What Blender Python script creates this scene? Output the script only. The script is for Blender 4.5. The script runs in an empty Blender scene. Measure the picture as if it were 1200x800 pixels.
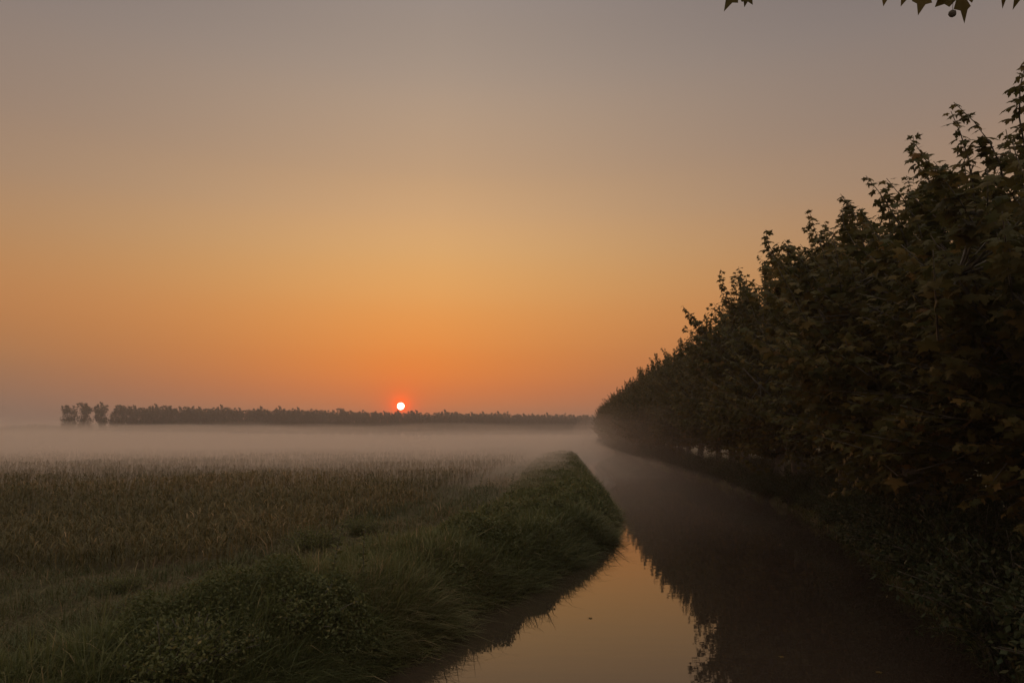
import bpy, math, random
import numpy as np
from mathutils import Vector, Matrix, Euler

rng = np.random.default_rng(11)
random.seed(5)
sc = bpy.context.scene
COL = sc.collection
rad = math.radians

# ------------------------------------------------------------------ helpers
def s2l(c):
    out = []
    for v in c:
        v /= 255.0
        out.append(v / 12.92 if v <= 0.04045 else ((v + 0.055) / 1.055) ** 2.4)
    return tuple(out) + (1.0,)

def norm(v):
    return v / (np.linalg.norm(v, axis=-1, keepdims=True) + 1e-9)

def mesh_tris(name, V, F, tint=None, smooth=False):
    me = bpy.data.meshes.new(name)
    V = np.ascontiguousarray(V, dtype=np.float32); F = np.ascontiguousarray(F, dtype=np.int32)
    k = F.shape[1]
    me.vertices.add(len(V)); me.vertices.foreach_set("co", V.ravel())
    me.loops.add(F.size); me.loops.foreach_set("vertex_index", F.ravel())
    me.polygons.add(len(F))
    me.polygons.foreach_set("loop_start", np.arange(0, F.size, k, dtype=np.int32))
    me.polygons.foreach_set("loop_total", np.full(len(F), k, dtype=np.int32))
    me.update(calc_edges=True)
    if smooth:
        me.polygons.foreach_set("use_smooth", np.ones(len(F), dtype=bool))
    if tint is not None:
        a = me.attributes.new("tint", 'FLOAT', 'FACE')
        a.data.foreach_set("value", np.ascontiguousarray(tint, dtype=np.float32))
    me.validate()
    return me

def link(name, me, mat=None, parent=None):
    o = bpy.data.objects.new(name, me)
    if mat is not None and me is not None and not me.materials:
        me.materials.append(mat)
    COL.objects.link(o)
    if parent is not None:
        o.parent = parent
    return o

def tag(o, label=None, cat=None, group=None, kind=None):
    if label: o["label"] = label
    if cat: o["category"] = cat
    if group: o["group"] = group
    if kind: o["kind"] = kind
    return o

def thing(name, label, cat, loc=(0, 0, 0), rotz=0.0, scale=1.0, group=None):
    o = bpy.data.objects.new(name, None)
    COL.objects.link(o)
    o.location = loc; o.rotation_euler = (0, 0, rotz); o.scale = (scale,) * 3 if np.isscalar(scale) else scale
    o.empty_display_size = 0.2
    return tag(o, label, cat, group)

def sstep(a, b, x):
    t = np.clip((x - a) / (b - a), 0, 1)
    return t * t * (3 - 2 * t)

def vnoise(x, y, f, seed=0):
    """smooth value noise, vectorised"""
    r = np.random.default_rng(seed).random((64, 64))
    X = np.asarray(x) * f + 1000.3; Y = np.asarray(y) * f + 1000.7
    i = np.floor(X).astype(int); j = np.floor(Y).astype(int)
    u = X - i; v = Y - j
    u = u * u * (3 - 2 * u); v = v * v * (3 - 2 * v)
    g = lambda a, b: r[a % 64, b % 64]
    return (g(i, j) * (1 - u) + g(i + 1, j) * u) * (1 - v) + (g(i, j + 1) * (1 - u) + g(i + 1, j + 1) * u) * v

# ------------------------------------------------------------------ canal line
CAMZ = 2.3
_yk = [-300, -20, 0, 7, 9, 11.2, 14.3, 17, 19.5, 24, 33, 60, 100, 200, 3200]
_lk = [-60, -10.5, -3.9, -1.62, -.98, -.12, 1.05, 2.0, 2.65, 3.2, 3.75, 5.5, 8.2, 14.9, 210]
_rk = [-52, -4.0, 2.1, 4.4, 4.95, 5.5, 6.35, 7.1, 7.75, 8.5, 9.4, 11.2, 13.9, 20.6, 216]
_ys = np.arange(-300, 3200, .5)
def _smooth(k):
    v = np.interp(_ys, _yk, k); w = np.hanning(9); w /= w.sum()
    return np.convolve(np.pad(v, 4, mode='edge'), w, mode='valid')
_L, _R = _smooth(_lk), _smooth(_rk)
def xl(y): return np.interp(y, _ys, _L) + .22 * (vnoise(y, 0 * np.asarray(y), .45, 3) - .5) * 1.3
def xr(y): return np.interp(y, _ys, _R) + .3 * (vnoise(y, 0 * np.asarray(y), .4, 4) - .5)
def xc(y): return (np.interp(y, _ys, _L) + np.interp(y, _ys, _R)) / 2

def gh(x, y):
    x = np.asarray(x, float); y = np.asarray(y, float)
    m = np.maximum(xl(y) - x, x - xr(y))
    z = -0.9 + 1.35 * sstep(-.75, .75, m)
    z = z + .10 * sstep(.3, 1.2, m) * (1 - sstep(1.8, 3.5, m))
    z = z + sstep(.2, 1.5, m) * (.09 * (vnoise(x, y, .35, 1) - .5) + .05 * (vnoise(x, y, 1.3, 2) - .5))
    # worn wheel track between crop and bank
    return z

def crop_edge(y):
    return np.interp(y, [10, 11, 13.5, 18.6, 27, 40, 60, 100, 300], [-4.9, -4.6, -3.9, -3.1, -2.4, -1.0, .8, 3.0, 15]) + .5 * (vnoise(y, 0 * np.asarray(y), .5, 7) - .5)

# ------------------------------------------------------------------ materials
def new_mat(name):
    m = bpy.data.materials.new(name); m.use_nodes = True
    nt = m.node_tree; nt.nodes.clear()
    return m, nt, nt.nodes.new('ShaderNodeOutputMaterial')

def ramp(nt, stops, interp='LINEAR'):
    n = nt.nodes.new('ShaderNodeValToRGB'); cr = n.color_ramp; cr.interpolation = interp
    while len(cr.elements) < len(stops): cr.elements.new(.5)
    for e, (p, c) in zip(cr.elements, sorted(stops, key=lambda s: s[0])):
        e.position = p; e.color = c if len(c) == 4 else tuple(c) + (1,)
    return n

def leaf_mat(name, stops, transl=.35, rough=.55, noise_scale=6.0, spec=.25):
    m, nt, out = new_mat(name)
    at = nt.nodes.new('ShaderNodeAttribute'); at.attribute_name = 'tint'
    r = ramp(nt, stops)
    tc = nt.nodes.new('ShaderNodeTexCoord'); nz = nt.nodes.new('ShaderNodeTexNoise')
    nz.inputs['Scale'].default_value = noise_scale; nz.inputs['Detail'].default_value = 2
    nt.links.new(tc.outputs['Object'], nz.inputs['Vector'])
    ad = nt.nodes.new('ShaderNodeMath'); ad.operation = 'MULTIPLY_ADD'
    nt.links.new(nz.outputs['Fac'], ad.inputs[0]); ad.inputs[1].default_value = .5
    sb = nt.nodes.new('ShaderNodeMath'); sb.operation = 'SUBTRACT'; sb.inputs[1].default_value = .25
    nt.links.new(at.outputs['Fac'], sb.inputs[0]); nt.links.new(sb.outputs[0], ad.inputs[2])
    nt.links.new(ad.outputs[0], r.inputs[0])
    p = nt.nodes.new('ShaderNodeBsdfPrincipled')
    p.inputs['Roughness'].default_value = rough; p.inputs['Specular IOR Level'].default_value = spec
    nt.links.new(r.outputs[0], p.inputs['Base Color'])
    t = nt.nodes.new('ShaderNodeBsdfTranslucent'); nt.links.new(r.outputs[0], t.inputs['Color'])
    mx = nt.nodes.new('ShaderNodeMixShader'); mx.inputs[0].default_value = transl
    nt.links.new(p.outputs[0], mx.inputs[1]); nt.links.new(t.outputs[0], mx.inputs[2])
    nt.links.new(mx.outputs[0], out.inputs['Surface'])
    return m

M = {}
M['plane_leaf'] = leaf_mat('plane_leaf', [(0, (.042, .046, .014)), (.4, (.078, .068, .021)), (.72, (.125, .092, .028)), (.92, (.17, .10, .03)), (1, (.13, .075, .03))], .38, .6, 6.0, .12)
M['far_leaf'] = leaf_mat('far_leaf', [(0, (.03, .034, .016)), (1, (.06, .05, .022))], .2)
M['bush_leaf'] = leaf_mat('bush_leaf', [(0, (.018, .028, .011)), (.6, (.036, .042, .016)), (1, (.065, .05, .02))], .2, .6, 6.0, .12)
M['weed_leaf'] = leaf_mat('weed_leaf', [(0, (.055, .072, .024)), (.6, (.115, .122, .040)), (1, (.20, .165, .06))], .4)
M['bank_grass'] = leaf_mat('bank_grass', [(0, (.06, .076, .026)), (.55, (.12, .128, .044)), (.85, (.16, .135, .055)), (1, (.30, .23, .12))], .4)
M['dry_grass'] = leaf_mat('dry_grass', [(0, (.05, .066, .022)), (.45, (.085, .088, .034)), (.8, (.14, .11, .05)), (1, (.28, .20, .11))], .3)
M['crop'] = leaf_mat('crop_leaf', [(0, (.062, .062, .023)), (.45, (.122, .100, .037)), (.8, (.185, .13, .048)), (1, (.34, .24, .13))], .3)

def bark_mat():
    m, nt, out = new_mat('plane_bark')
    tc = nt.nodes.new('ShaderNodeTexCoord'); v = nt.nodes.new('ShaderNodeTexNoise'); v.inputs['Scale'].default_value = 7
    nt.links.new(tc.outputs['Object'], v.inputs['Vector'])
    r = ramp(nt, [(.35, (.045, .038, .028)), (.5, (.08, .068, .05)), (.56, (.10, .088, .068)), (.7, (.07, .062, .042))])
    nt.links.new(v.outputs['Fac'], r.inputs[0])
    p = nt.nodes.new('ShaderNodeBsdfPrincipled'); p.inputs['Roughness'].default_value = .85
    nt.links.new(r.outputs[0], p.inputs['Base Color'])
    b = nt.nodes.new('ShaderNodeBump'); b.inputs['Strength'].default_value = .5; b.inputs['Distance'].default_value = .02
    nt.links.new(v.outputs['Fac'], b.inputs['Height']); nt.links.new(b.outputs[0], p.inputs['Normal'])
    nt.links.new(p.outputs[0], out.inputs['Surface'])
    return m
M['bark'] = bark_mat()

def ground_mat():
    m, nt, out = new_mat('soil_and_thatch')
    tc = nt.nodes.new('ShaderNodeTexCoord')
    a = nt.nodes.new('ShaderNodeTexNoise'); a.inputs['Scale'].default_value = .6; a.inputs['Detail'].default_value = 8
    b = nt.nodes.new('ShaderNodeTexNoise'); b.inputs['Scale'].default_value = 14; b.inputs['Detail'].default_value = 8
    for n in (a, b): nt.links.new(tc.outputs['Object'], n.inputs['Vector'])
    ra = ramp(nt, [(.35, (.045, .048, .022)), (.55, (.07, .060, .032)), (.7, (.095, .074, .044))])
    rb = ramp(nt, [(.3, (.45, .45, .45)), (.7, (1.25, 1.2, 1.1))])
    nt.links.new(a.outputs['Fac'], ra.inputs[0]); nt.links.new(b.outputs['Fac'], rb.inputs[0])
    mx = nt.nodes.new('ShaderNodeMix'); mx.data_type = 'RGBA'; mx.blend_type = 'MULTIPLY'; mx.inputs[0].default_value = 1
    nt.links.new(ra.outputs[0], mx.inputs[6]); nt.links.new(rb.outputs[0], mx.inputs[7])
    p = nt.nodes.new('ShaderNodeBsdfPrincipled'); p.inputs['Roughness'].default_value = .95; p.inputs['Specular IOR Level'].default_value = .1
    nt.links.new(mx.outputs[2], p.inputs['Base Color'])
    bp = nt.nodes.new('ShaderNodeBump'); bp.inputs['Distance'].default_value = .04; bp.inputs['Strength'].default_value = .8
    nt.links.new(b.outputs['Fac'], bp.inputs['Height']); nt.links.new(bp.outputs[0], p.inputs['Normal'])
    nt.links.new(p.outputs[0], out.inputs['Surface'])
    return m
M['ground'] = ground_mat()

def water_mat():
    m, nt, out = new_mat('canal_water')
    tc = nt.nodes.new('ShaderNodeTexCoord')
    mp = nt.nodes.new('ShaderNodeMapping'); mp.inputs['Scale'].default_value = (.5, 1.6, 1)
    n = nt.nodes.new('ShaderNodeTexNoise'); n.inputs['Scale'].default_value = 1.6; n.inputs['Detail'].default_value = 3
    nt.links.new(tc.outputs['Object'], mp.inputs[0]); nt.links.new(mp.outputs[0], n.inputs['Vector'])
    bp = nt.nodes.new('ShaderNodeBump'); bp.inputs['Strength'].default_value = .12; bp.inputs['Distance'].default_value = .01
    nt.links.new(n.outputs['Fac'], bp.inputs['Height'])
    p = nt.nodes.new('ShaderNodeBsdfPrincipled')
    p.inputs['Base Color'].default_value = (.034, .025, .018, 1); p.inputs['Roughness'].default_value = .02
    p.inputs['IOR'].default_value = 1.40
    nt.links.new(bp.outputs[0], p.inputs['Normal'])
    nt.links.new(p.outputs[0], out.inputs['Surface'])
    return m
M['water'] = water_mat()

def vol_mat(name, col, dens, aniso=0.2):
    m, nt, out = new_mat(name)
    v = nt.nodes.new('ShaderNodeVolumePrincipled')
    v.inputs['Color'].default_value = col; v.inputs['Density'].default_value = dens
    v.inputs['Anisotropy'].default_value = aniso
    nt.links.new(v.outputs[0], out.inputs['Volume'])
    return m

# ------------------------------------------------------------------ camera
cd = bpy.data.cameras.new('camera'); cam = bpy.data.objects.new('camera', cd); COL.objects.link(cam)
PITCH = math.atan(111 / 900)
cam.location = (0, 0, CAMZ); cam.rotation_euler = (rad(90) + PITCH, 0, 0)
cd.lens = 27; cd.sensor_width = 36; cd.clip_start = .1; cd.clip_end = 12000
sc.camera = cam
def pix(px, py, D):
    """world point seen at (px,py) of the photograph, D metres along the view axis"""
    v = Vector(((px - 600) / 900 * D, (400 - py) / 900 * D, -D))
    return np.array(cam.matrix_basis @ v if False else Matrix.Translation(cam.location) @ Euler(cam.rotation_euler).to_matrix().to_4x4() @ v)

# ------------------------------------------------------------------ sky
SUN_AZ = math.atan((470 - 600) / 900)        # from +y towards +x
SUN_EL = rad(2.2)
sun_dir = np.array([math.sin(SUN_AZ) * math.cos(SUN_EL), math.cos(SUN_AZ) * math.cos(SUN_EL), math.sin(SUN_EL)])

def build_world():
    w = bpy.data.worlds.new("World"); sc.world = w; w.use_nodes = True
    nt = w.node_tree; nt.nodes.clear(); N = nt.nodes.new; Lk = nt.links.new
    out = N('ShaderNodeOutputWorld'); bg = N('ShaderNodeBackground'); Lk(bg.outputs[0], out.inputs[0])
    tc = N('ShaderNodeTexCoord')
    nv = N('ShaderNodeVectorMath'); nv.operation = 'NORMALIZE'; Lk(tc.outputs['Generated'], nv.inputs[0])
    sep = N('ShaderNodeSeparateXYZ'); Lk(nv.outputs[0], sep.inputs[0])
    def mth(op, *a, clamp=False):
        n = N('ShaderNodeMath'); n.operation = op; n.use_clamp = clamp
        for i, v in enumerate(a):
            if hasattr(v, 'links'): Lk(v, n.inputs[i])
            else: n.inputs[i].default_value = v
        return n.outputs[0]
    el = mth('ARCSINE', sep.outputs[2])
    t = mth('DIVIDE', el, rad(60), clamp=True)
    cb = N('ShaderNodeCombineXYZ'); Lk(sep.outputs[0], cb.inputs[0]); Lk(sep.outputs[1], cb.inputs[1])
    hn = N('ShaderNodeVectorMath'); hn.operation = 'NORMALIZE'; Lk(cb.outputs[0], hn.inputs[0])
    dt = N('ShaderNodeVectorMath'); dt.operation = 'DOT_PRODUCT'; Lk(hn.outputs[0], dt.inputs[0])
    dt.inputs[1].default_value = (math.sin(SUN_AZ + rad(2.5)), math.cos(SUN_AZ + rad(2.5)), 0)
    az = mth('ARCCOSINE', mth('MINIMUM', mth('MAXIMUM', dt.outputs['Value'], -1.0), 1.0))
    mr = N('ShaderNodeMapRange'); mr.interpolation_type = 'SMOOTHSTEP'; Lk(az, mr.inputs[0])
    mr.inputs[1].default_value = rad(-6); mr.inputs[2].default_value = rad(38); mr.inputs[3].default_value = 0; mr.inputs[4].default_value = 1
    E = lambda lst: [(e / 60, s2l(c)) for e, c in lst]
    A = ramp(nt, E([(0, (140, 106, 84)), (2, (176, 108, 72)), (4, (200, 112, 60)), (6.6, (208, 128, 66)), (9.8, (212, 148, 84)), (13, (210, 160, 102)), (16, (202, 160, 114)), (19.2, (187, 153, 119)), (25, (169, 147, 128)), (30.6, (151, 137, 128)), (42, (150, 138, 136)), (60, (232, 216, 202))]), 'CARDINAL')
    B = ramp(nt, E([(0, (114, 98, 88)), (2.5, (128, 104, 88)), (5, (154, 112, 80)), (8, (176, 120, 76)), (12, (174, 128, 88)), (16, (160, 128, 102)), (20, (148, 125, 109)), (26, (134, 120, 113)), (32, (122, 113, 112)), (42, (142, 134, 134)), (60, (232, 216, 202))]), 'CARDINAL')
    for r in (A, B): Lk(t, r.inputs[0])
    mx = N('ShaderNodeMix'); mx.data_type = 'RGBA'; Lk(mr.outputs[0], mx.inputs[0]); Lk(A.outputs[0], mx.inputs[6]); Lk(B.outputs[0], mx.inputs[7])
    # out-of-view sky, behind and overhead, is made brighter to lift the ground light
    mr2 = N('ShaderNodeMapRange'); mr2.interpolation_type = 'SMOOTHSTEP'; Lk(az, mr2.inputs[0])
    mr2.inputs[1].default_value = rad(40); mr2.inputs[2].default_value = rad(150)
    Cc = ramp(nt, E([(0, (170, 145, 130)), (12, (192, 166, 152)), (30, (208, 190, 180)), (60, (232, 216, 202))]))
    Lk(t, Cc.inputs[0])
    mx2 = N('ShaderNodeMix'); mx2.data_type = 'RGBA'; Lk(mr2.outputs[0], mx2.inputs[0]); Lk(mx.outputs[2], mx2.inputs[6]); Lk(Cc.outputs[0], mx2.inputs[7])
    # sun disc and its tight red aureole
    ds = N('ShaderNodeVectorMath'); ds.operation = 'DOT_PRODUCT'; Lk(nv.outputs[0], ds.inputs[0]); ds.inputs[1].default_value = tuple(sun_dir)
    ang = mth('MULTIPLY', mth('ARCCOSINE', mth('MINIMUM', ds.outputs['Value'], 1.0)), 180 / math.pi)
    gl = mth('EXPONENT', mth('MULTIPLY', ang, -1 / .48))
    gl2 = mth('EXPONENT', mth('MULTIPLY', ang, -1 / 1.9))
    md = N('ShaderNodeMapRange'); md.interpolation_type = 'SMOOTHSTEP'; Lk(ang, md.inputs[0])
    md.inputs[1].default_value = .225; md.inputs[2].default_value = .275; md.inputs[3].default_value = 1; md.inputs[4].default_value = 0
    def addc(prev, fac, col):
        s = N('ShaderNodeVectorMath'); s.operation = 'SCALE'; s.inputs[0].default_value = col; Lk(fac, s.inputs[3])
        a = N('ShaderNodeVectorMath'); a.operation = 'ADD'; Lk(prev, a.inputs[0]); Lk(s.outputs[0], a.inputs[1]); return a.outputs[0]
    c = addc(mx2.outputs[2], gl, (1.3, -.02, -.06))
    c = addc(c, gl2, (.15, -.03, -.02))
    c = addc(c, md.outputs[0], (9, 7.5, 5.5))
    # physical sky adds its own share of evening light
    sky = N('ShaderNodeTexSky'); sky.sky_type = 'NISHITA'; sky.sun_disc = False
    sky.sun_elevation = SUN_EL; sky.sun_rotation = SUN_AZ; sky.dust_density = 4; sky.air_density = 1.5
    s = N('ShaderNodeVectorMath'); s.operation = 'SCALE'; Lk(sky.outputs[0], s.inputs[0]); s.inputs[3].default_value = .012
    a = N('ShaderNodeVectorMath'); a.operation = 'ADD'; Lk(c, a.inputs[0]); Lk(s.outputs[0], a.inputs[1])
    mxx = N('ShaderNodeVectorMath'); mxx.operation = 'MAXIMUM'; Lk(a.outputs[0], mxx.inputs[0]); mxx.inputs[1].default_value = (0, 0, 0)
    Lk(mxx.outputs[0], bg.inputs[0]); bg.inputs[1].default_value = 1.0
build_world()

sl = bpy.data.lights.new('sun', 'SUN'); sl.energy = .3; sl.angle = rad(.6); sl.color = (1, .42, .16)
so = bpy.data.objects.new('sun', sl); COL.objects.link(so)
so.rotation_euler = Vector(tuple(-sun_dir)).to_track_quat('-Z', 'Y').to_euler()

# ------------------------------------------------------------------ ground and water
def geo(a, b, n): return list(np.geomspace(a, b, n))
u = sorted(set(list(np.round(np.arange(-6, 6.01, .15), 3)) + geo(6.3, 2900, 70) + [-v for v in geo(6.3, 2900, 70)]))
yy = sorted(set([-v for v in geo(8, 200, 25)] + list(np.arange(-7.5, 50, .3)) + geo(51, 2900, 90)))
u = np.array(u); yy = np.array(yy)
U, Y = np.meshgrid(u, yy)
X = U + xc(Y); Z = gh(X, Y)
nu, ny = len(u), len(yy)
idx = np.arange(nu * ny).reshape(ny, nu)
Fq = np.stack([idx[:-1, :-1], idx[:-1, 1:], idx[1:, 1:], idx[1:, :-1]], -1).reshape(-1, 4)
ground = link('ground', mesh_tris('ground', np.stack([X, Y, Z], -1).reshape(-1, 3), Fq, smooth=True), M['ground'])
tag(ground, kind='structure')

yw = np.array(list(np.arange(-60, 120, .5)) + geo(121, 2000, 60))
tt = np.linspace(0, 1, 9)
XX = (xl(yw) - .9)[:, None] * (1 - tt) + (xr(yw) + .9)[:, None] * tt
YY = np.repeat(yw[:, None], 9, 1)
idx = np.arange(len(yw) * 9).reshape(-1, 9)
Fq = np.stack([idx[:-1, :-1], idx[:-1, 1:], idx[1:, 1:], idx[1:, :-1]], -1).reshape(-1, 4)
water = link('water', mesh_tris('water', np.stack([XX, YY, 0 * XX], -1).reshape(-1, 3), Fq), M['water'])
tag(water, kind='structure')

# ------------------------------------------------------------------ ribbons (grass blades)
def ribbons(P, L, lean_dir, lean, W, tint):
    """P (n,3) base, L length, lean_dir angle, lean amount 0..1.2, W width"""
    n = len(P)
    h = np.stack([np.cos(lean_dir), np.sin(lean_dir), 0 * L], -1)
    a = lean_dir + math.pi / 2 + rng.normal(0, .5, n)
    s = np.stack([np.cos(a), np.sin(a), 0 * L], -1)
    ts = np.array([0, .4, .75, 1.0]); ws = np.array([.8, 1, .65])
    rows = []
    for t in ts:
        up = t - .55 * lean * t ** 2.4
        rows.append(P + L[:, None] * (np.array([0, 0, 1]) * up[:, None] + h * (lean * t ** 1.8)[:, None]))
    V = []
    for k in range(3):
        off = s * (W * ws[k] / 2)[:, None]
        V += [rows[k] - off, rows[k] + off]
    V.append(rows[3])
    V = np.stack(V, 1).reshape(-1, 3)
    b = (np.arange(n) * 7)[:, None, None]
    T = np.array([[0, 1, 3], [0, 3, 2], [2, 3, 5], [2, 5, 4], [4, 5, 6]])[None] + b
    return V, T.reshape(-1, 3), np.repeat(tint, 5)

def merge(parts):
    V, F, T, o = [], [], [], 0
    for v, f, t in parts:
        V.append(v); F.append(f + o); T.append(t); o += len(v)
    return np.concatenate(V), np.concatenate(F), np.concatenate(T)

def vegw(y): return np.interp(y, [4, 8, 12, 20, 40], [.42, .5, .66, 1.0, 1.1])
def grid3(x, y): return np.stack([x, y, gh(x, y) - .02], -1)

# tall bank grass on both sides of the water
def bank_grass(n, side, wmax, y0, y1, hmul=1.0):
    # blades stand in tussocks: centres first, then blades fanning out of each
    per = 26
    m = n // per
    def sample(m, per, sc_):
        y = np.exp(rng.uniform(math.log(y0), math.log(y1), m))
        o = rng.random(m) ** 1.15 * wmax * (vegw(y) if side < 0 else 1)
        x = (xl(y) if side < 0 else xr(y)) + side * (o - .12)
        c = vnoise(x, y, 1.1, 21)
        hh = (.14 + .30 * c + .16 * rng.random(m)) * hmul * (1 - .5 * sstep(.9, wmax, o)) * (1 - .25 * sstep(14, 26, y))
        ti = np.clip(rng.normal(.36, .16, m) + .45 * (vnoise(x, y, .5, 22) - .5) + .18 * sstep(1, 2.5, o), 0, 1)
        big = rng.random(m) < .04
        hh = np.where(big, hh * 1.5, hh)
        a = [np.repeat(q, per) for q in (x, y, o, hh, ti)]
        k = len(a[0]); ph = rng.uniform(0, 6.28, k); rr = sc_ * np.abs(rng.normal(0, 1, k)) * (1 + a[1] / 30)
        a[0] = a[0] + rr * np.cos(ph); a[1] = a[1] + rr * np.sin(ph)
        return a + [ph, rr / sc_]
    res = []
    for m_, per_, sc_ in ((m, per, .07), (n // 2, 1, .02)):
        x, y, o, hh, ti, ph, rn = sample(m_, per_, sc_)
        k = len(x); lod = np.maximum(1, y / 7)
        L = hh * rng.uniform(.55, 1.15, k)
        ang = ph + rng.normal(0, .5, k)
        wet = (o < .4) & (rng.random(k) < .35)
        ang = np.where(wet, (0 if side < 0 else math.pi) + rng.normal(0, .6, k), ang)
        lean = np.clip(rng.normal(.35, .2, k) + .28 * np.minimum(rn, 2) + .3 * wet, .02, 1.3)
        tint = np.clip(ti + rng.normal(0, .12, k) + .5 * (rng.random(k) < .03), 0, 1)
        res.append(ribbons(grid3(x, y), L, ang, lean, .009 * lod ** .85 * (.6 + .8 * rng.random(k)), tint))
    return merge(res)
bg_parts = [bank_grass(150000, -1, 3.4, 4.0, 60), bank_grass(50000, -1, 1.0, 5, 45, 1.15)]
v, f, t = merge(bg_parts)
g = link('bank_grass', mesh_tris('bank_grass', v, f, t), M['bank_grass'])
tag(g, 'lush dark green grass hanging over the open bank of the canal', 'grass', kind='stuff')
v, f, t = bank_grass(36000, 1, 7, 5, 60, .8)
g = link('bank_grass', mesh_tris('bank_grass', v, f, t), M['bank_grass'])
tag(g, 'dark grass growing in the shade under the row of plane trees', 'grass', kind='stuff')

# short dry grass over the headland
def short_grass(n, y0=3.2, y1=60):
    y = np.exp(rng.uniform(math.log(y0), math.log(y1), n))
    x = y * np.tan(rng.uniform(-.75, .35, n)) - rng.uniform(-.5, .5, n)
    e = crop_edge(y)
    keep = (x < xl(y) - .9) & ~((x < e - .4) & (y > 11.0))
    c = vnoise(x, y, .9, 31) * .6 + vnoise(x, y, .25, 32) * .5
    trk = np.exp(-((x - (xl(y) - 3.4)) / .35) ** 2) + np.exp(-((x - (xl(y) - 4.9)) / .35) ** 2)
    keep &= rng.random(n) < np.clip(.25 + c - .25 * trk, .15, 1)
    x, y, c, trk = x[keep], y[keep], c[keep], trk[keep]; n = len(x); lod = np.maximum(1, y / 6)
    L = (.06 + .24 * c * rng.random(n) + .08 * rng.random(n)) * (1 - .5 * np.clip(trk, 0, 1))
    tall = rng.random(n) < .03
    L = np.where(tall, L * 2.2, L)
    tint = np.clip(rng.normal(.42, .2, n) + .7 * (vnoise(x, y, .4, 33) - .5) + .25 * tall, 0, 1)
    return ribbons(grid3(x, y), L, rng.uniform(0, 2 * math.pi, n), np.clip(rng.normal(.6, .3, n), 0, 1.2), .006 * lod ** .9 * (.7 + .6 * rng.random(n)), tint)
v, f, t = short_grass(330000)
g = link('short_grass', mesh_tris('short_grass', v, f, t), M['dry_grass'])
tag(g, 'short dry grass on the worn strip between crop and canal bank', 'grass', kind='stuff')

# withered crop
def crop(n):
    y = np.exp(rng.uniform(math.log(10.6), math.log(130), n))
    x = y * np.tan(rng.uniform(-.80, .20, n))
    e = crop_edge(y); front = 10.9 + .9 * vnoise(x, y * 0, .35, 41)
    keep = (x < e + .3 * rng.normal(0, 1, n)) & (y > front - .5 * rng.random(n) ** 2)
    x, y, e, front = x[keep], y[keep], e[keep], front[keep]; n = len(x)
    lod = np.maximum(1, y / 12); hh = (.25 + .22 * vnoise(x, y, .22, 42) + .10 * rng.random(n)) * (.85 + .15 * sstep(0, 1.0, e - x)) * (.95 + .05 * sstep(0, 1.3, y - front))
    pt = np.clip(rng.normal(.42, .16, n) + .5 * (vnoise(x, y, .16, 43) - .5), 0, 1)
    base = grid3(x, y); parts = []
    parts.append(ribbons(base, hh, rng.uniform(0, 6.28, n), .12 * rng.random(n), .010 * lod, pt))
    for k in range(7):
        fz = .12 + .8 * (k + rng.random(n)) / 7
        b = base + np.stack([0 * x, 0 * x, hh * fz], -1) + rng.normal(0, .015, (n, 3))
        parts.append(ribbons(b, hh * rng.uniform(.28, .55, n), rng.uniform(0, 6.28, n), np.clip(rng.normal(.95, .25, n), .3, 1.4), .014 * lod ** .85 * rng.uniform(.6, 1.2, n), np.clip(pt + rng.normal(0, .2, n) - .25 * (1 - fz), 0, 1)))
    return merge(parts)
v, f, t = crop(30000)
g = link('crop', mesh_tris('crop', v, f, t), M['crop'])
tag(g, 'withered tawny crop covering the field beside the canal', 'crop', kind='stuff')

# ------------------------------------------------------------------ leaves
_half = [(-.16, -.04, -.02), (-.40, -.06, -.09), (-.30, .12, -.05), (-.34, .22, -.06), (-.52, .28, -.1), (-.66, .50, -.17), (-.44, .50, -.08), (-.34, .60, -.07), (-.15, .48, 0), (-.26, .68, -.05), (-.11, .76, -.02)]
LEAF_PLANE_V = np.array([(0, .36, .04), (0, .04, 0)] + _half + [(0, 1.06, -.15)] + [(-a, b, c) for a, b, c in _half[::-1]])
_n = len(LEAF_PLANE_V) - 1
LEAF_PLANE_F = np.array([(0, (i + 1 if i < _n else 1), i) for i in range(1, _n + 1)])
LEAF_SIMPLE_V = np.array([(0, 0, 0), (-.28, .45, -.06), (0, .5, .04), (.28, .45, -.06), (0, 1, -.1)])
LEAF_SIMPLE_F = np.array([(0, 2, 1), (0, 3, 2), (2, 4, 1), (2, 3, 4)])

def leaves(P, D, Nn, S, tint, tv, tf):
    """P base, D direction, Nn rough normal, S size"""
    D = norm(D); Xa = norm(np.cross(D, Nn)); Zn = np.cross(Xa, D)
    curl = rng.uniform(.2, 1.9, len(P))[:, None]
    V = (P[:, None] + S[:, None, None] * (tv[None, :, 0:1] * Xa[:, None] + tv[None, :, 1:2] * D[:, None] + (tv[None, :, 2] * curl)[:, :, None] * Zn[:, None])).reshape(-1, 3)
    F = (tf[None] + (np.arange(len(P)) * len(tv))[:, None, None]).reshape(-1, 3)
    return V, F, np.repeat(tint, len(tf))

def tube(pts, radii, sides=5):
    pts = np.asarray(pts, float); n = len(pts); V = []
    for i in range(n):
        d = pts[min(i + 1, n - 1)] - pts[max(i - 1, 0)]; d = d / (np.linalg.norm(d) + 1e-9)
        a = np.cross(d, (0.13, .21, 1) if abs(d[2]) < .9 else (1, .1, 0)); a /= np.linalg.norm(a); b = np.cross(d, a)
        for k in range(sides):
            th = 2 * math.pi * k / sides
            V.append(pts[i] + radii[i] * (a * math.cos(th) + b * math.sin(th)))
    F = []
    for i in range(n - 1):
        for k in range(sides):
            p, q = i * sides + k, i * sides + (k + 1) % sides
            F += [(p, q, q + sides), (p, q + sides, p + sides)]
    F += [((n - 1) * sides, (n - 1) * sides + k, (n - 1) * sides + k + 1) for k in range(1, sides - 1)]
    return np.array(V), np.array(F), np.zeros(len(F))

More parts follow.
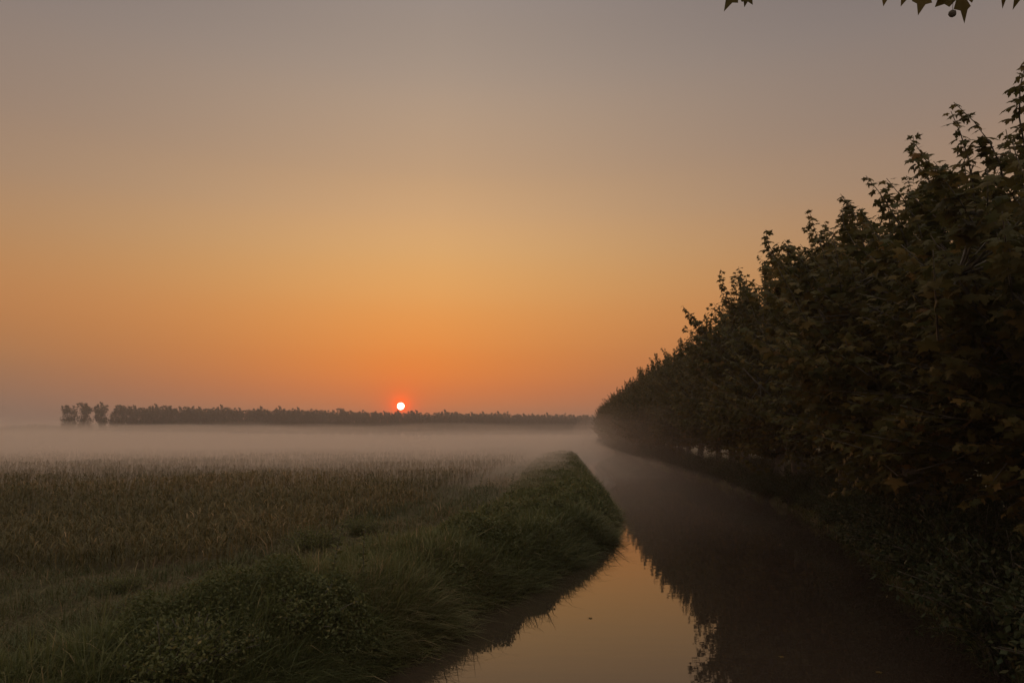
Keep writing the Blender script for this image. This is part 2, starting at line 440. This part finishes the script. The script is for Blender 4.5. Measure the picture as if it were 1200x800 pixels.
def curve_pts(a, b, bend, n=6):
    t = np.linspace(0, 1, n)[:, None]
    return a * (1 - t) + b * t + np.asarray(bend) * (4 * t * (1 - t))

# ------------------------------------------------------------------ plane trees
def plane_tree_meshes(seed, nshoot=560, nspike=46):
    r = np.random.default_rng(seed)
    H, zc = 7.3, 3.6
    def envelope(th, ph):
        # radius of the crown in a direction (ph = elevation)
        z = np.sin(ph); c = np.cos(ph)
        rx = 2.75 * (1 + .16 * np.sin(2 * th + seed) + .14 * np.sin(3 * th + 2 * seed) + .12 * np.sin(4 * ph + 2 * th + seed)); up, dn = 3.3, 3.0
        rz = np.where(z > 0, up, dn)
        return 1 / np.sqrt((c / rx) ** 2 + (z / rz) ** 2)
    wood = []
    top = np.array([.15 * r.normal(), .15 * r.normal(), 5.2])
    tr = curve_pts(np.array([0, 0, -.35]), top, (.18 * r.normal(), .18 * r.normal(), 0), 10)
    wood.append(tube(tr, np.linspace(.19, .06, 10) * np.array([1.35, 1.1] + [1] * 8), 10))
    limbs = []
    for i in range(15):
        th = i * 2.4 + r.normal() * .3; ph = r.uniform(-.25, 1.1)
        zb = 1.4 + 3.3 * (i / 15)
        b = np.array([np.interp(zb, tr[:, 2], tr[:, k]) for k in range(3)])
        Rr = envelope(th, ph) * .72
        e = np.array([math.cos(th) * math.cos(ph) * Rr, math.sin(th) * math.cos(ph) * Rr, zc + math.sin(ph) * Rr])
        p = curve_pts(b, e, (0, 0, -.25), 7); limbs.append(p)
        wood.append(tube(p, np.linspace(.07, .018, 7), 5))
    LP = np.concatenate(limbs)
    P, D, S, B = [], [], [], []
    def shoot(start, end, nl, s0, s1, bend=(0, 0, 0), spread=1.0):
        p = curve_pts(start, end, bend, 5)
        wood.append(tube(p, np.linspace(.012, .004, 5), 3))
        ax = norm(end - start)
        tt = np.linspace(.05, 1.0, nl) + r.normal(0, .02, nl)
        for q, t_ in enumerate(tt):
            t_ = min(max(t_, 0), 1)
            c = np.array([np.interp(t_, np.linspace(0, 1, 5), p[:, k]) for k in range(3)])
            a = q * 2.4 + r.normal() * .4
            e1 = norm(np.cross(ax, [.3, .2, 1.0] if abs(ax[2]) < .9 else [1, 0, 0])); e2 = np.cross(ax, e1)
            out = e1 * math.cos(a) + e2 * math.sin(a)
            s = s0 + (s1 - s0) * t_
            d = out * spread * .75 + ax * .25 + np.array([0, 0, -1.15 * r.random() ** .8]) + r.normal(0, .2, 3)
            P.append(c + norm(d) * s * .35); D.append(d); S.append(s * r.uniform(.75, 1.2)); oo = norm(out * .8 + norm(c - np.array([0, 0, zc])) * .5); B.append(norm(oo * .8 + np.array([0, 0, .45]) + r.normal(0, .45, 3)))
    for i in range(nshoot):
        th = r.uniform(0, 2 * math.pi); ph = math.asin(r.uniform(-.92, .98))
        R_ = envelope(th, ph) * r.uniform(.62, 1.04)
        o = np.array([math.cos(th) * math.cos(ph), math.sin(th) * math.cos(ph), math.sin(ph)])
        e = o * R_ + np.array([0, 0, zc])
        dr = norm(o * np.array([1, 1, .35]) + np.array([0, 0, .55 + .5 * o[2]]) + r.normal(0, .18, 3))
        ln = r.uniform(.8, 1.5); s = e - dr * ln
        if o[2] < -.3: dr[2] *= .2
        k = np.argmin(((LP - s) ** 2).sum(1)); wood.append(tube(curve_pts(LP[k], s, (0, 0, -.06), 3), [.014, .012, .010], 3))
        shoot(s, e, int(ln * 22), .182, .10)
    for i in range(nspike):
        th = r.uniform(0, 2 * math.pi); ph = math.asin(r.uniform(.35, .99))
        R_ = envelope(th, ph); o = np.array([math.cos(th) * math.cos(ph), math.sin(th) * math.cos(ph), math.sin(ph)])
        s = o * R_ * .8 + np.array([0, 0, zc])
        e = s + norm(o * np.array([.55, .55, 0]) + np.array([0, 0, 1.0]) + r.normal(0, .12, 3)) * r.uniform(.75, 1.45)
        k = np.argmin(((LP - s) ** 2).sum(1)); wood.append(tube(curve_pts(LP[k], s, (0, 0, -.06), 3), [.014, .012, .010], 3))
        shoot(s, e, 36, .19, .085, (r.normal() * .05, r.normal() * .05, 0), .8)
    P, D, S, B = map(np.array, (P, D, S, B))
    tint = np.clip(r.normal(.38, .2, len(P)) + .25 * (vnoise(P[:, 0], P[:, 2], .9, seed) - .5), 0, 1)
    v, f, t = leaves(P, D, B, S, tint, LEAF_PLANE_V, LEAF_PLANE_F)
    crown = mesh_tris('plane_crown', v, f, t); crown.materials.append(M['plane_leaf'])
    v, f, t = merge(wood)
    trunk = mesh_tris('plane_trunk', v, f, smooth=True); trunk.materials.append(M['bark'])
    return trunk, crown
PT = [plane_tree_meshes(s) for s in (1, 2, 3, 4)]

ORD = ['first', 'second', 'third', 'fourth', 'fifth', 'sixth', 'seventh', 'eighth', 'ninth', 'tenth', 'eleventh', 'twelfth', 'thirteenth', 'fourteenth', 'fifteenth', 'sixteenth',
       'seventeenth', 'eighteenth', 'nineteenth', 'twentieth', 'twenty-first', 'twenty-second', 'twenty-third', 'twenty-fourth', 'twenty-fifth', 'twenty-sixth', 'twenty-seventh', 'twenty-eighth', 'twenty-ninth', 'thirtieth', 'thirty-first', 'thirty-second', 'thirty-third', 'thirty-fourth', 'thirty-fifth']
tree_y = []; yv = 8.2
while yv < 150: tree_y.append(yv); yv += 4.3 + random.uniform(-.3, .3)
for i, y in enumerate(tree_y):
    x = float(xr(y)) + 1.25 + random.uniform(-.2, .25)
    s = random.uniform(.98, 1.14)
    if abs(y - 27) < 2.2: s = 1.36
    if i < 20:
        lab = {0: 'nearest plane tree of the canal row, tallest in view, with big ragged leaves',
               1: 'second plane tree from the near end of the canal row, branches sagging over the water'}.get(i, f'{ORD[i]} plane tree from the near end of the row leaning over the canal')
    else:
        lab = 'hazy plane tree merged into the far end of the canal row'
    tr = thing('plane_tree', lab, 'tree', (x, y, float(gh(x, y))), random.uniform(0, 6.28), (s, s, random.uniform(.9, 1.15) if i > 6 and s != 1.36 else [.77, .85, .93, 1.02, 1.09, 1.08, 1.08][min(i, 6)]), 'plane trees along the canal')
    a, b = PT[i % 4]
    link('trunk', a, None, tr); link('crown', b, None, tr)

# the tree beside the camera whose bough reaches over the top of the view
tx, ty = 5.6, .6
near = thing('plane_tree', 'plane tree standing beside the viewpoint, only its hanging leaf tips showing at the top edge', 'tree', (tx, ty, float(gh(tx, ty))), 0, 1)
link('trunk', PT[1][0], None, near)
off = np.array([tx, ty, float(gh(tx, ty))])
bpts = [np.array([0, 0, 3.6]) + off, pix(1330, -160, 3.2), pix(1180, -60, 4.0), pix(1010, -52, 4.15), pix(860, -45, 4.2)]
br = tube([p - off for p in bpts], [.06, .04, .022, .014, .006], 7)
P, D, B, S = [], [], [], []
def hang(px, py, tipx, tipy, depth, size):
    a = pix(px, py, depth) - off; b = pix(tipx, tipy, depth - .02) - off
    d = norm(b - a); P.append(b - d * size); D.append(d); S.append(size); B.append(norm(np.array([.25 * random.uniform(-1, 1), -1, .35 + .3 * random.uniform(-1, 1)])))
hang(1118, -25, 1134, 22, 4.0, .21)
hang(1088, -25, 1077, 14, 4.0, .19)
hang(1068, -20, 1057, 4, 4.05, .17)
hang(1040, -20, 1036, 5, 4.1, .17)
hang(1172, -25, 1180, 4, 4.0, .18)
hang(1200, -25, 1192, 3, 3.9, .18)
hang(868, -22, 850, 9, 4.15, .18)
hang(880, -24, 873, 5, 4.2, .17)
r = np.random.default_rng(77)
for i in range(60):
    t_ = r.random(); k = 1 + min(2, int(t_ * 3)); f_ = t_ * 3 - int(t_ * 3)
    c = bpts[k] * (1 - f_) + bpts[k + 1] * f_ - off if k + 1 < len(bpts) else bpts[-1] - off
    d = np.array([r.normal(), r.normal(), .7 + .3 * r.normal()])
    P.append(c + norm(d) * .05 + np.array([0, 0, .06])); D.append(d); S.append(r.uniform(.12, .2)); B.append(norm(np.array([0, -.3, 1]) + r.normal(0, .4, 3)))
v, f, t = leaves(np.array(P), np.array(D), np.array(B), np.array(S), rng.uniform(.2, .7, len(P)), LEAF_PLANE_V, LEAF_PLANE_F)
branch = link('branch', mesh_tris('overhanging_bough', br[0], br[1], smooth=True), M['bark'], near)
link('leaves', mesh_tris('bough_leaves', v, f, t), M['plane_leaf'], branch)
bp = pix(1116, 16, 3.97) - off; tp = pix(1120, -50, 4.0) - off
ball = bpy.data.meshes.new('seed_ball')
import bmesh
bm = bmesh.new(); bmesh.ops.create_icosphere(bm, subdivisions=3, radius=.019)
for vv in bm.verts: vv.co *= 1 + .07 * math.sin(vv.co.x * 900) * math.sin(vv.co.y * 870 + 1) ; 
bmesh.ops.translate(bm, verts=bm.verts, vec=Vector(bp)); bm.to_mesh(ball); bm.free()
tv = tube([tp, bp], [.0015, .0015], 4)
link('seed_ball', ball, M['bark'], branch)
link('seed_stalk', mesh_tris('seed_stalk', tv[0], tv[1]), M['bark'], branch)

# ------------------------------------------------------------------ bushes and weeds
def bush_mesh(seed, R, H, n, size, mat, stems=26):
    r = np.random.default_rng(seed); wood = []
    P, D, B, S = [], [], [], []
    for i in range(stems):
        th = r.uniform(0, 6.28); rr = R * math.sqrt(r.random())
        e = np.array([rr * math.cos(th), rr * math.sin(th), H * (1 - .55 * (rr / R) ** 2) * r.uniform(.7, 1.12)])
        s = np.array([e[0] * .25, e[1] * .25, -.1])
        p = curve_pts(s, e, (-e[0] * .12, -e[1] * .12, .12 * H), 6); wood.append(tube(p, np.linspace(.010, .003, 6), 3))
        m = n // stems
        t_ = r.random(m) ** .7
        c = np.stack([np.interp(t_, np.linspace(0, 1, 6), p[:, k]) for k in range(3)], -1) + r.normal(0, .055 * (R / .6) ** .5, (m, 3))
        d = r.normal(0, 1, (m, 3)) + np.array([0, 0, .15]) + norm(e)[None] * .5
        P.append(c); D.append(d); S.append(size * r.uniform(.55, 1.25, m)); B.append(norm(np.array([0, 0, 1.0]) + r.normal(0, .5, (m, 3))))
    P, D, B, S = map(np.concatenate, (P, D, B, S)); P[:, 2] = np.maximum(P[:, 2], .01)
    tint = np.clip(r.normal(.42, .22, len(P)), 0, 1)
    v, f, t = leaves(P, D, B, S, tint, LEAF_SIMPLE_V, LEAF_SIMPLE_F)
    fo = mesh_tris('bush_foliage', v, f, t); fo.materials.append(mat)
    v, f, t = merge(wood); w = mesh_tris('bush_stems', v, f); w.materials.append(M['bark'])
    return w, fo
BUSH = [bush_mesh(s, 1.2, 1.25, 9000, .062, M['bush_leaf'], 75) for s in (11, 12, 13)]
WEED = [bush_mesh(s, .55, .42, 4200, .036, M['weed_leaf'], 40) for s in (21, 22, 23)]
by = 4.6; i = 0
while by < 150 and i < 35:
    x = float(xr(by)) + .45 + random.uniform(-.15, .25)
    lab = f'{ORD[i]} dark leafy bush from the near end of the waterline under the plane trees'
    b = thing('bush', lab, 'bush', (x, by, float(gh(x, by)) - .15), random.uniform(0, 6.28), random.uniform(.85, 1.1), 'bushes under the plane trees')
    b.scale = [q * (1 + by / 120) * k_ for q, k_ in zip(b.scale, (.85, 1, .8 if by > 12 else .95))]
    w, fo = BUSH[i % 3]; link('stem', w, None, b); link('foliage', fo, None, b)
    by += 1.25 + .062 * by; i += 1
# a second, higher rank behind
by = 6.0; j = 0
while by < 40:
    x = float(xr(by)) + 2.1 + random.uniform(-.2, .5)
    lab = f'{ORD[j]} taller bush from the near end, standing behind the trunks of the plane trees'
    b = thing('bush', lab, 'bush', (x, by, float(gh(x, by)) - .1), random.uniform(0, 6.28), random.uniform(.8, 1.0), 'bushes behind the trunks')
    w, fo = BUSH[(j + 1) % 3]; link('stem', w, None, b); link('foliage', fo, None, b)
    by += 2.0 + .05 * by; j += 1
# leafy weeds in the foreground of the open bank
wp = [(-2.45, 4.75), (-1.95, 4.9), (-2.3, 5.25), (-2.2, 5.6), (-1.75, 5.7), (-2.55, 6.4), (-1.9, 6.6), (-1.5, 6.4), (-1.35, 7.2), (-2.0, 7.6), (-1.0, 8.4), (-1.55, 4.4), (-2.3, 4.1), (-2.6, 6.0)]
for i, (x, y) in enumerate(wp):
    lab = f'{ORD[i]} clump of small-leaved green weeds in the foreground of the grassy bank, counted from the near edge upward'
    lab = f'low green nettle clump, {ORD[sorted(wp, key=lambda q: q[1]).index((x, y))]} nearest to the viewer on the grassy bank'
    b = thing('nettle_clump', lab, 'weed', (x, y, float(gh(x, y)) - .03), random.uniform(0, 6.28), random.uniform(.85, 1.2), 'nettle clumps on the near bank')
    w, fo = WEED[i % 3]; link('stem', w, None, b); link('foliage', fo, None, b)

for x, y, lab in ((1.02, 10.15, 'single dead leaf floating on the bright sky reflection in the canal'), (2.85, 8.4, 'dead leaf floating in the dark reflection, farther from the viewer'), (3.6, 7.9, 'dead leaf floating in the dark reflection close under the bushes')):
    o = np.array([[0, 0, .0]]); v, f, t = leaves(o, np.array([[1., .3, 0]]), np.array([[0, 0, 1.]]), np.array([.06]), np.array([.8]), LEAF_PLANE_V * [1, 1, .15], LEAF_PLANE_F)
    v[:, 2] += .006
    fl = link('floating_leaf', mesh_tris('floating_leaf', v, f, t), M['plane_leaf']); fl.location = (x, y, 0); fl.rotation_euler = (0, 0, x * 3)
    tag(fl, lab, 'leaf', 'dead leaves floating on the canal')

# leafy ground weeds mixed into the bank grass
def weed_cover(n):
    y = np.exp(rng.uniform(math.log(4.2), math.log(75), n)); o = rng.uniform(-.1, 3.2, n) * vegw(y)
    x = xl(y) - o
    c = vnoise(x, y, .8, 91) + .25 * (vnoise(x, y, 3.1, 92) - .5)
    keep = rng.random(n) < .12 + .88 * sstep(.34, .56, c)
    x, y, o, c = x[keep], y[keep], o[keep], c[keep]; k = len(x)
    top = (.14 + .42 * sstep(.3, .9, c)) * (1 - .5 * sstep(16, 30, y))
    top = top * (1 - .5 * sstep(.7, 1.0, o / (3.2 * vegw(y)))); top = top ; top = top * (.7 + .5 * vnoise(x, y, 4, 93)); z = gh(x, y) + top * rng.random(k) ** .45
    D = rng.normal(0, 1, (k, 3)) + np.array([.1, 0, .1]); B = norm(np.array([0, 0, 1.]) + rng.normal(0, .5, (k, 3)))
    S = .034 * np.maximum(1, y / 7) ** .85 * rng.uniform(.5, 1.3, k)
    return leaves(np.stack([x, y, z], -1), D, B, S, np.clip(rng.normal(.4, .2, k) + .3 * (vnoise(x, y, .7, 94) - .5), 0, 1), LEAF_SIMPLE_V, LEAF_SIMPLE_F)
v, f, t = weed_cover(330000)
tag(link('weeds', mesh_tris('weeds', v, f, t), M['weed_leaf']), 'small-leaved green weeds growing through the grass of the open bank', 'weeds', kind='stuff')

def stalk_mesh(seed, H, lean, n, size):
    r = np.random.default_rng(seed)
    p = curve_pts(np.array([0, 0, -.05]), np.array([lean * H, 0, H]), (-.05 * H, 0.02, 0), 7)
    w = tube(p, np.linspace(.007, .002, 7), 5)
    t_ = np.linspace(.15, 1, n); c = np.stack([np.interp(t_, np.linspace(0, 1, 7), p[:, k]) for k in range(3)], -1)
    a = np.arange(n) * 2.4; d = np.stack([np.cos(a), np.sin(a), .5 + 0 * a], -1)
    v, f, t = leaves(c, d, norm(np.array([0, 0, 1.]) + r.normal(0, .4, (n, 3))), size * (1.25 - t_ * .8) * r.uniform(.7, 1.2, n), np.clip(r.normal(.3, .15, n), 0, 1), LEAF_SIMPLE_V, LEAF_SIMPLE_F)
    fo = mesh_tris('weed_leaves', v, f, t); fo.materials.append(M['weed_leaf'])
    wm = mesh_tris('weed_stalk', w[0], w[1]); wm.materials.append(M['bark'])
    return wm, fo
stalks = [(-1.95, 8.5, .95, .18, 'tall leafy weed stalk leaning on the bank above the nettle clumps'),
          (-1.62, 8.9, .8, -.05, 'slim upright weed stalk just beyond the leaning one on the bank'),
          (-.95, 15.5, .95, .05, 'upright dark weed, first of the close cluster halfway along the bank'),
          (-.70, 15.9, 1.05, .1, 'tallest dark weed in the close cluster halfway along the bank'),
          (-.45, 16.3, .9, -.08, 'upright dark weed, last of the close cluster halfway along the bank'),
          (.0, 18.2, .95, .05, 'single weed stalk past the cluster, near the crest of the bank')]
for k, (x, y, H, ln, lab) in enumerate(stalks):
    b = thing('weed_plant', lab, 'weed', (x, y, float(gh(x, y))), 0, 1, 'weed stalks on the bank')
    w, fo = stalk_mesh(50 + k, H, ln, 46, .10); link('stem', w, None, b); link('foliage', fo, None, b)
greens = [(-3.35, 13.2, 1.0, 'bright green broad weed at the border of the crop'),
          (-2.9, 15.0, .9, 'pale green weed beyond the bright one by the crop border'),
          (-3.65, 7.8, .55, 'small green weed alone on the short dry grass'),
          (-4.6, 9.4, .5, 'small low weed nearer the front corner of the crop'),
          (-1.9, 11.8, .85, 'rounded weed between the wheel tracks and the canal bank')]
for k, (x, y, s, lab) in enumerate(greens):
    b = thing('leafy_weed', lab, 'weed', (x, y, float(gh(x, y)) - .02), k * 1.3, s, 'green weeds on the grass strip')
    w, fo = WEED[k % 3]; link('stem', w, None, b); link('foliage', fo, None, b)

# ------------------------------------------------------------------ distant plantation
def poplar_meshes(seed):
    r = np.random.default_rng(seed); wood = [tube(curve_pts(np.array([0, 0, -.2]), np.array([.1, 0, 11.]), (.15, .1, 0), 7), np.linspace(.22, .05, 7), 6)]
    P, S = [], []
    for i in range(44):
        th = r.uniform(0, 6.28); zb = r.uniform(1.0, 9.8)
        rr = 2.45 * (1 - ((zb - 5.5) / 6.2) ** 2) ** .5 * r.uniform(.55, 1.05)
        e = np.array([rr * math.cos(th), rr * math.sin(th), zb + 1.5 + r.uniform(-.3, .6)])
        wood.append(tube([(0.05, 0, zb * .8), e * .6 + np.array([0, 0, zb * .36]), e], [.07, .04, .02], 3))
        m = 52; P.append(e + r.normal(0, .5, (m, 3)) * np.array([1, 1, .9])); S.append(r.uniform(.25, .6, m))
    for i in range(13):      # leading shoots with a tuft on top
        th = r.uniform(0, 6.28); rr = r.uniform(0, 3.0)
        e = np.array([rr * math.cos(th), rr * math.sin(th), 11.6 + r.uniform(.2, 2.3) - .25 * rr])
        wood.append(tube([(e[0] * .5, e[1] * .5, 8.5), e], [.06, .03], 3))
        P.append(e + r.normal(0, .22, (14, 3))); S.append(r.uniform(.4, .75, 14))
        P.append(e - np.array([0, 0, 1.0]) + r.normal(0, .32, (12, 3))); S.append(r.uniform(.3, .5, 12))
    P = np.concatenate(P); S = np.concatenate(S); n = len(P)
    v, f, t = leaves(P, r.normal(0, 1, (n, 3)), norm(r.normal(0, 1, (n, 3))), S, r.random(n), LEAF_SIMPLE_V * np.array([1.5, 1, 1]), LEAF_SIMPLE_F)
    fo = mesh_tris('poplar_crown', v, f, t); fo.materials.append(M['far_leaf'])
    v, f, t = merge(wood); w = mesh_tris('poplar_trunk', v, f); w.materials.append(M['bark'])
    return w, fo
PP = [poplar_meshes(s) for s in (31, 32, 33, 34)]
A0 = np.array([-202., 352.]); A1 = np.array([112., 590.])
dv = norm(A1 - A0); pv = np.array([-dv[1], dv[0]]); tot = np.linalg.norm(A1 - A0)
for row in (0, 1):
    sdist = 0. if row == 0 else 24.; k = 0
    while sdist < tot:
        q = A0 + dv * sdist + pv * (row * 8 + random.uniform(-.6, .6))
        s = random.uniform(.94, 1.05)
        lab = 'tall poplar in the long distant row rising out of the mist'
        if row == 0 and k == 0: lab = 'outermost poplar at the open end of the distant row, with empty field beside it'
        if row == 0 and k == 1: lab = 'poplar second from the open end of the distant row'
        if row == 0 and k == 2: lab = 'poplar third from the open end of the distant row'
        o = thing('poplar', lab, 'tree', (q[0], q[1], .4), random.uniform(-.5, .5) + (math.pi if i % 2 else 0), (s * (1.0 if i == 0 or s == 1.36 else 1.12), s * 1.06, s * random.uniform(1.16, 1.24)), 'poplars of the distant plantation')
        w, fo = PP[(k + row) % 4]; link('trunk', w, None, o); link('crown', fo, None, o)
        sdist += (6.3 if k < 5 and row == 0 else 5.2) * random.uniform(.93, 1.07); k += 1

# faint wood far beyond, at the open side
n = 9000; r = np.random.default_rng(9)
ax = r.uniform(0, 1, n); xx = -780 + 420 * ax; yv2 = 900 + r.uniform(-20, 20, n)
hh = 9 + 6 * vnoise(xx, 0 * xx, .03, 61) + 3 * vnoise(xx, 0 * xx, .12, 62)
P = np.stack([xx, yv2, hh * r.random(n) ** .6], -1)
v, f, t = leaves(P, r.normal(0, 1, (n, 3)), norm(r.normal(0, 1, (n, 3))), r.uniform(1.2, 3., n), r.random(n), LEAF_SIMPLE_V * np.array([1.5, 1, 1]), LEAF_SIMPLE_F)
tag(link('woods', mesh_tris('woods', v, f, t), M['far_leaf']), 'faint low wood on the horizon beyond the open end of the poplar row', 'wood', kind='stuff')

# ------------------------------------------------------------------ air: haze box and ground mist
def box(name, lo, hi, mat):
    bm = bmesh.new(); bmesh.ops.create_cube(bm, size=1)
    for vv in bm.verts: vv.co = Vector([(lo[k] + hi[k]) / 2 + vv.co[k] * (hi[k] - lo[k]) for k in range(3)])
    me = bpy.data.meshes.new(name); bm.to_mesh(me); bm.free(); return link(name, me, mat)
hz = box('haze', (-3200, -330, -2.0), (3200, 3050, 17.), vol_mat('haze', (.94, .87, .81, 1), .0008, .4))
tag(hz, 'thin evening haze in the air over the whole field', 'haze', kind='stuff')

def mist(name, label, Hh, dens, x0f, x1f, ya, yb, fade, base, seed, nx=110, ny=110, col=(.925, .81, .70, 1)):
    """closed lens of still ground mist lying on the land; x0f,x1f give its side edges at y"""
    yy = ya + (yb - ya) * np.linspace(0, 1, ny) ** 1.8
    tx_ = np.linspace(0, 1, nx)
    top = []; bot = []
    for y in yy:
        xa, xb = x0f(y), x1f(y)
        xs = xa + (xb - xa) * (1 - (1 - tx_) ** 1.6)
        yw_ = y + 5 * (vnoise(xs, 0 * xs, .05, seed) - .5) * (1 if y < yb * .9 else 0) * min(1, (y - ya) / 10 + .6)
        e = np.minimum.reduce([sstep(0, fade, np.full(nx, y - ya)), sstep(0, 40, np.full(nx, yb - y)), sstep(0, min(fade, 4), xb - xs), sstep(0, min(40, fade * .6), xs - xa) if xa < -100 else sstep(0, 1.5, xs - xa)])
        h = .1 + Hh * e * (.88 + .35 * sstep(-15, -90, xs)) * (.58 + .55 * vnoise(xs, yw_, .022, seed + 1) + .3 * vnoise(xs, yw_, .09, seed + 9))
        top.append(np.stack([xs, yw_, base + h], -1)); bot.append(np.stack([xs, yw_, np.full(nx, base)], -1))
    V = np.concatenate([np.array(top).reshape(-1, 3), np.array(bot).reshape(-1, 3)])
    idx = np.arange(nx * ny).reshape(ny, nx); o = nx * ny
    q = np.stack([idx[:-1, :-1], idx[:-1, 1:], idx[1:, 1:], idx[1:, :-1]], -1).reshape(-1, 4)
    F = [q, q[:, ::-1] + o]
    ring = list(idx[0, :]) + list(idx[1:, -1]) + list(idx[-1, -2::-1]) + list(idx[-2:0:-1, 0])
    F.append(np.array([(ring[i], ring[i - 1], ring[i - 1] + o, ring[i] + o) for i in range(len(ring))]))
    me = mesh_tris(name, V, np.concatenate(F))
    bm = bmesh.new(); bm.from_mesh(me); bmesh.ops.recalc_face_normals(bm, faces=bm.faces); bm.to_mesh(me); bm.free()
    me.polygons.foreach_set("use_smooth", np.ones(len(me.polygons), dtype=bool))
    o = link(name, me, vol_mat(name, col, dens, .3)); tag(o, label, 'mist', kind='stuff'); return o
xL = lambda y: -620.0
xE = lambda y: float(xl(y)) - .6 + 1.6 * float(sstep(24, 40, y)) + 7.0 * float(sstep(55, 140, y))
mist('mist', 'densest low sheet of mist lying on the crop field', 1.35, .036, xL, xE, 6, 300, 46, .1, 70)
mist('mist', 'second, thicker sheet of mist over the crop field', 1.8, .020, xL, xE, 9, 310, 50, .1, 71)
mist('mist', 'bank of mist over the field reaching the eye level of the viewer', 2.4, .008, xL, xE, 18, 320, 55, .08, 72)
mist('mist', 'thin veil of mist above eye level over the field', 4.2, .0055, xL, lambda y: 10 + y * .2, 40, 350, 60, .08, 73)
cL = lambda y: float(xl(y)) - 1.0
mist('mist', 'low drifting mist hugging the canal water between bank and plane trees', 1.35, .009, cL, lambda y: float(xr(y)) + 1.5, 8, 170, 30, -.3, 76, nx=16)
mist('mist', 'faint haze hanging above the canal, up to the lowest boughs of the plane trees', 4.6, .0038, cL, lambda y: float(xr(y)) + 3.5, 14, 175, 30, -.3, 78, nx=16)

# ------------------------------------------------------------------ render settings
sc.view_settings.view_transform = 'Standard'; sc.view_settings.look = 'None'
sc.view_settings.exposure = 0; sc.view_settings.gamma = 1; sc.view_settings.use_curve_mapping = False
sc.render.engine = 'CYCLES'
cy = sc.cycles
cy.use_denoising = True
try: cy.denoiser = 'OPENIMAGEDENOISE'
except Exception: pass
cy.max_bounces = 8; cy.diffuse_bounces = 3; cy.glossy_bounces = 3; cy.transmission_bounces = 4; cy.transparent_max_bounces = 8
cy.volume_bounces = 4
cy.sample_clamp_indirect = 4
cy.use_adaptive_sampling = False
sc.world.cycles.sampling_method = 'MANUAL'; sc.world.cycles.sample_map_resolution = 1024
